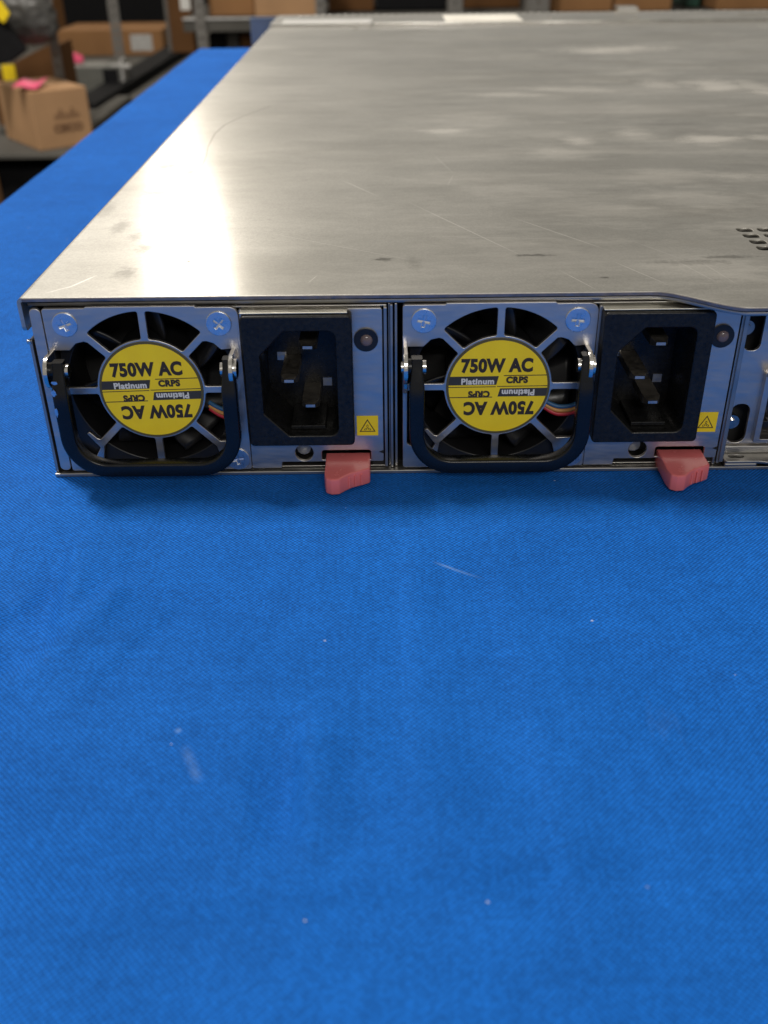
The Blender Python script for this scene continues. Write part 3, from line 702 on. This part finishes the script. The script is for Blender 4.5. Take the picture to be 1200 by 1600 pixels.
# chips in the handle enamel of the outer unit only
hn=[c for c in children(psu) if c.name.startswith('handle') and 'bracket' not in c.name][0]
def blob(cx_,cz_,a,b,seed):
    rr=random.Random(seed); return [(cx_+a*(.6+.6*rr.random())*math.cos(i*.5236),cz_+b*(.6+.6*rr.random())*math.sin(i*.5236)) for i in range(12)]
link('paint_chip',merge([platemesh([blob(7.0,24.6,.6,.8,3)],.06,.01,'front',-7.60),platemesh([blob(6.75,20.0,.35,1.1,5)],.06,.01,'front',-7.73),platemesh([blob(7.2,26.6,.9,.5,8)],.06,.01,'front',-6.72)]),SCREW,hn)

# ------------------------------------------------------------------ background: storage shelving left and behind
def simple(name,x0,x1,y0,y1,z0,z1,m,bev=2,**t):
    o=MB().box(x0,x1,y0,y1,z0,z1).build(name,m,None,bev); tag(o,**t); return o
def thing_box(name,x0,x1,z0,z1,y,dep,m,label,cat,group=None,tape=None,bev=2):
    t=empty(name,((x0+x1)/2,y+dep/2,z0)); tag(t,label,cat,group)
    b=MB().box((x0-x1)/2,(x1-x0)/2,-dep/2,dep/2,0,z1-z0).build('carton_body',m,t,bev)
    if tape:
        for (a,b2,c,d_,mm,nm) in tape:
            MB().box(a-(x0+x1)/2,b2-(x0+x1)/2,-dep/2-1.0,-dep/2+.5,c-z0,d_-z0).build(nm,mm,t)
    return t
def post(x,y,z0,z1,wd,label,m=POST):
    t=empty('shelf_upright',(x,y,z0)); tag(t,label,'shelf post','slotted uprights of the storage shelving')
    h=z1-z0
    lp=[rect(-wd/2,wd/2,0,h)]
    k_=12
    while k_<h-12: lp.append(rect(-2.4,2.4,k_,k_+8)); k_+=24
    a=platemesh(lp,2,.3,'front',0); b=MB().box(-wd/2,-wd/2+2,2,wd,0,h).mesh()
    link('angle_bar',merge([a,b]),m,t)
    return t
# left shelf: deck
t=empty('storage_shelf',(-900,2800,-752)); tag(t,'low grey steel storage shelf left of the table, holding the cardboard boxes','shelf')
q=lambda *a:[a[0]+900,a[1]+900,a[2]-2800,a[3]-2800,a[4]+752,a[5]+752]
MB().box(*q(-1500,-470,1868,4300,-306,-300)).build('shelf_deck',SHELF,t,1)
MB().box(*q(-1500,-560,1862,1867,-308,-300)).build('shelf_lip',SHELF,t,1)
MB().box(*q(-1500,-480,1862,4300,-700,-694)).build('shelf_deck',SHELF,t,1)
v=[(-668,2300,-299),(-600,2300,-299),(-560,3800,-299),(-640,3800,-299)]; v=v+[(a,b,c+26) for a,b,c in v]
v=[(a+900,b-2800,c+752) for a,b,c in v]
MB().add(v,[(0,1,2,3),(4,7,6,5),(0,4,5,1),(1,5,6,2),(2,6,7,3),(3,7,4,0)]).build('shelf_gap_strip',BIN,t,2)  # black bar added to draw the dark gap along the deck
post(-608,2080,-300,60,20,'slotted grey post just behind the front box with the pink note')
post(-685,2950,-300,60,30,'slotted grey post in front of the long cardboard carton')
post(-374,2550,-752,60,24,'slotted grey post at the far left corner of the blue table')
post(-72,2550,-752,60,24,'slotted grey post right of the two tan boxes above the far end of the lid')
post(264,2550,-752,60,36,'pale slotted post behind the white sticker on the lid')
post(470,2550,-752,60,56,'wide pale post beside the row of brown boxes at the right')
po=empty('wire_post',(-602,3300,-300)); tag(po,'thin wire post topped with a bright round knob','shelf post')
MB().cyl((0,0,0),6,205,'z',14).build('rod',POST,po); 
bm=bmesh.new(); bmesh.ops.create_uvsphere(bm,u_segments=16,v_segments=10,radius=.016,matrix=Matrix.Translation((0,0,.215))); me=bpy.data.meshes.new('knob'); bm.to_mesh(me); bm.free(); link('knob',me,WHITE,po,smooth=True)
# branded carton
cb=empty('cardboard_box',(-617,1894,-300),R(38)); tag(cb,'closed tan cardboard box, dark printed logo on one side, pink note on top','cardboard box','cardboard boxes on the shelving')
MB().box(0,118,0,185,0,112).build('carton_body',CARD2,cb,2)
MB().box(20,40,-.4,.2,0,0.1).mesh()
lg=[textmesh('CISCO',20,1.0,cx=68,cz=38,y=-.6,depth=.2,sx=1.05)]
hts=[8,13,20,13,8,13,20,13,8]
for i,h in enumerate(hts): lg.append(MB().box(42+i*6.2,45+i*6.2,-.8,-.2,56,56+h).mesh())
link('printed_logo',merge(lg),CINK,cb)
MB().box(0,118,86,96,111.9,112.3).build('packing_tape',mat('clear_tape',(.42,.26,.14),.3),cb)
pn=MB(); n=8
for i in range(n):
    pass
pv=[];
for i in range(7):
    for j in range(5): pv.append((i*8+j*3,j*19,3+3.0*math.sin(i*.9+j*.5)+j*1.2))
pm=MB().add(pv,[(i*5+j,(i+1)*5+j,(i+1)*5+j+1,i*5+j+1) for i in range(6) for j in range(4)],0,True).build('paper_note',PINK)
pm.location=Vector((-652,1900,-184))*S; pm.rotation_euler=(0,0,R(8)); pm.modifiers.new('t','SOLIDIFY').thickness=.0008
tag(pm,'crumpled hot pink paper note lying on the logo box','note')
# open box behind it, with slanted top edge
ob=empty('cardboard_box',(-702,2150,-300)); tag(ob,'dark brown open box behind the logo box with a yellow patch at its left','cardboard box','cardboard boxes on the shelving')
pts=[(-80,0),(66,0),(66,172),(-80,112)]
MB().add([(a,0,b) for a,b in pts]+[(a,5,b) for a,b in pts],[(0,1,2,3),(7,6,5,4),(0,4,5,1),(1,5,6,2),(2,6,7,3),(3,7,4,0)]).box(61,66,5,160,0,165).box(-80,61,155,160,0,110).box(-80,-75,5,155,0,108).build('carton_body',CARDD,ob,1)
MB().box(-50,-22,-1.2,-.2,100,132).build('yellow_patch',YEL,ob)
# dark plastic bag
def lump(name,c,r,m,seed,label,cat,amp=.35):
    bm=bmesh.new(); bmesh.ops.create_icosphere(bm,subdivisions=5,radius=1)
    for v in bm.verts:
        p=v.co.copy(); k_=1+amp*noise.noise(p*1.3+Vector((seed,0,0)))+amp*.55*abs(noise.noise(p*3.4+Vector((0,seed,0))))+.07*noise.noise(p*9)
        v.co=Vector((p.x*r[0],p.y*r[1],p.z*r[2]))*k_*S
    me=bpy.data.meshes.new(name); bm.to_mesh(me); bm.free(); o=link(name,me,m,None,smooth=True); o.location=Vector(c)*S; tag(o,label,cat); return o
lump('plastic_bag',(-655,1998,-52),(84,40,68),BAGM,3,'crumpled dark grey plastic bag heaped on the open box at the top left','bag')
yo=[(-705,-25),(-655,-22),(-638,-52),(-652,-68)]
tb=MB().add([(a,1925,b) for a,b in yo]+[(a,1931,b) for a,b in yo],[(0,1,2,3),(7,6,5,4),(0,4,5,1),(1,5,6,2),(2,6,7,3),(3,7,4,0)]).build('yellow_strap',YEL,None,1)
tag(tb,'bright yellow strap hanging over the dark bag at the top left corner','strap')
fo=[(-720,-30),(-672,-40),(-622,-118),(-655,-138),(-720,-150)]
db=MB().add([(a,1935,b) for a,b in fo]+[(a,1955,b) for a,b in fo],[(0,1,2,3,4),(9,8,7,6,5),(0,5,6,1),(1,6,7,2),(2,7,8,3),(3,8,9,4),(4,9,5,0)])
db=db.build('foam_sheet',BIN,None,3); tag(db,'black foam sheet leaning below the dark bag at the left edge','foam sheet')
# grey appliance
ap=empty('network_appliance',(-700,2640,-300)); tag(ap,'flat dusty grey equipment case with a bright bracket on the shelf behind the logo box','equipment case')
MB().box(-130,85,0,110,0,66).build('case_body',APPL,ap,3)
MB().box(85,91,10,60,10,80).box(60,112,8,16,60,70).build('bracket',BLUEG,ap,1)
MB().box(40,80,-2,0,8,60).build('dark_panel',BIN,ap)
pn=lump('paper_tag',(-750,2730,-226),(17,10,14),PINK,9,'small pink paper scrap on the grey equipment case','note',.5)
simple('equipment_slab',-760,-560,2080,2500,-300,-285,SHELF,3,label='thin grey metal slab lying on the shelf beside the blue table edge',cat='metal panel')
GB='cardboard boxes on the shelving'
thing_box('cardboard_box',-1005,-655,-300,-222,3450,260,CARD,'long low tan carton with a pale label, behind the thin slotted post','cardboard box',GB,[(-762,-690,-286,-236,BLUEG,'shipping_label')])
simple('storage_bin',-1100,-700,3900,4300,-262,60,BIN,4,label='large black bin behind the long tan carton',cat='storage bin')
thing_box('cardboard_box',-1300,-905,-300,-70,3950,300,CARDD,'dark brown box in shadow behind the far left of the long carton','cardboard box',GB)
thing_box('cardboard_box',-481,-419,-210,60,2700,200,CARDD,'narrow dark brown box left of the post at the table corner, white label on top','cardboard box',GB,[(-447,-421,-108,-60,WHITE,'shipping_label')])
simple('light_carton',-735,-655,2500,2560,-58,-30,BLUEG,3,label='pale grey package at the top edge above the dark bag',cat='package')
MB_=MB().box(-760,-520,1900,2300,-560,-335).build('storage_bin',BIN,None,4); tag(MB_,'black bin on the level under the logo box','storage bin')
thing_box('cardboard_box',-790,-684,-470,-318,1780,40,CARD,'tan carton at the lower left edge below the shelf, beside the blue cloth','cardboard box',GB)
# rear rack beam and boxes
rk=empty('rear_rack',(-80,2600,-752)); tag(rk,'grey steel rack shelf behind the far edge of the blue table','shelf')
q=lambda *a:[a[0]+80,a[1]+80,a[2]-2600,a[3]-2600,a[4]+752,a[5]+752]
MB().box(*q(-420,1400,2562,2568,-147,-120)).build('shelf_beam',SHELF,rk,1)
MB().box(*q(-420,1400,2558,2566,-120,-115)).build('beam_lip',BLUEG,rk,1)
MB().box(*q(-420,1400,2570,3000,-122,-117)).build('shelf_deck',SHELF,rk)
MB().box(*q(-420,1400,2600,3000,-500,-495)).build('shelf_deck',SHELF,rk)
thing_box('cardboard_box',-358,-243,-114.5,70,2600,250,CARD,'brown box on the rear shelf, just right of the table corner post','cardboard box',GB)
thing_box('cardboard_box',-238,-84,-114.5,70,2575,250,CARD2,'lighter tan box on the rear shelf above the far left corner of the lid','cardboard box',GB)
thing_box('cardboard_box',-58,60,-114.5,70,2700,250,CARDD,'dark brown box behind the far lid edge, right of the lighter tan box','cardboard box',GB)
simple('storage_bin',66,250,2700,2950,-114.5,70,BIN,4,label='black bin on the rear shelf behind the white lid sticker',cat='storage bin')
thing_box('cardboard_box',300,450,-114.5,70,2750,220,CARDD,'dark brown carton between the two pale posts at the rear','cardboard box',GB)
thing_box('cardboard_box',513,665,-114.5,70,2600,250,CARD,'left one of the two orange-brown boxes side by side at the upper right','cardboard box',GB)
thing_box('cardboard_box',671,815,-114.5,70,2600,250,CARD,'right one of the two orange-brown boxes side by side at the upper right','cardboard box',GB)
simple('green_tote',880,915,2700,2900,-114.5,70,GREENM,3,label='dark green tote in the gap near the top right corner',cat='tote')
thing_box('cardboard_box',930,1130,-114.5,70,2600,250,CARD,'brown box in the top right corner of the view','cardboard box',GB)
simple('storage_bin',-372,-330,2640,2800,-300,-160,BIN,3,label='small dark bin under the rear shelf beam by the table corner',cat='storage bin')
thing_box('cardboard_box',-326,-296,-400,-160,2650,150,SHELF,'narrow grey carton under the rear shelf beam','cardboard box',GB)
thing_box('cardboard_box',-290,-210,-400,-165,2650,150,CARDD,'brown box under the rear shelf beam, partly behind the lid corner','cardboard box',GB)
# the outer unit's wires sit a little further behind its handle
for o in children(psu):
    if o.name.startswith('fan_wire'): o.location.x=.0014
    if o.name.startswith('fan_blade') or o.name.startswith('fan_hub'): pass

# small differences between the two units: label turned a little, screws stopped at other angles
def turn(o,deg,cx_,cz_):
    M_=Matrix.Rotation(R(deg),4,'Y'); c=Vector((cx_,0,cz_))*S; o.rotation_euler=(0,R(deg),0); o.location=c-M_.to_3x3()@c
for p_,dl,ds in ((psu,-1.4,0),(psu2,-.3,1)):
    for o in children(p_):
        if o.name.startswith('rating_label'): turn(o,dl,26.4,21.7)
        if ds and o.name.startswith('screw'):
            xs=[v.co.x for v in o.data.vertices]; zs=[v.co.z for v in o.data.vertices]
            cx_=(min(xs)+max(xs))/2/S; turn(o,31 if cx_<20 else -37,cx_,(min(zs)+max(zs))/2/S)
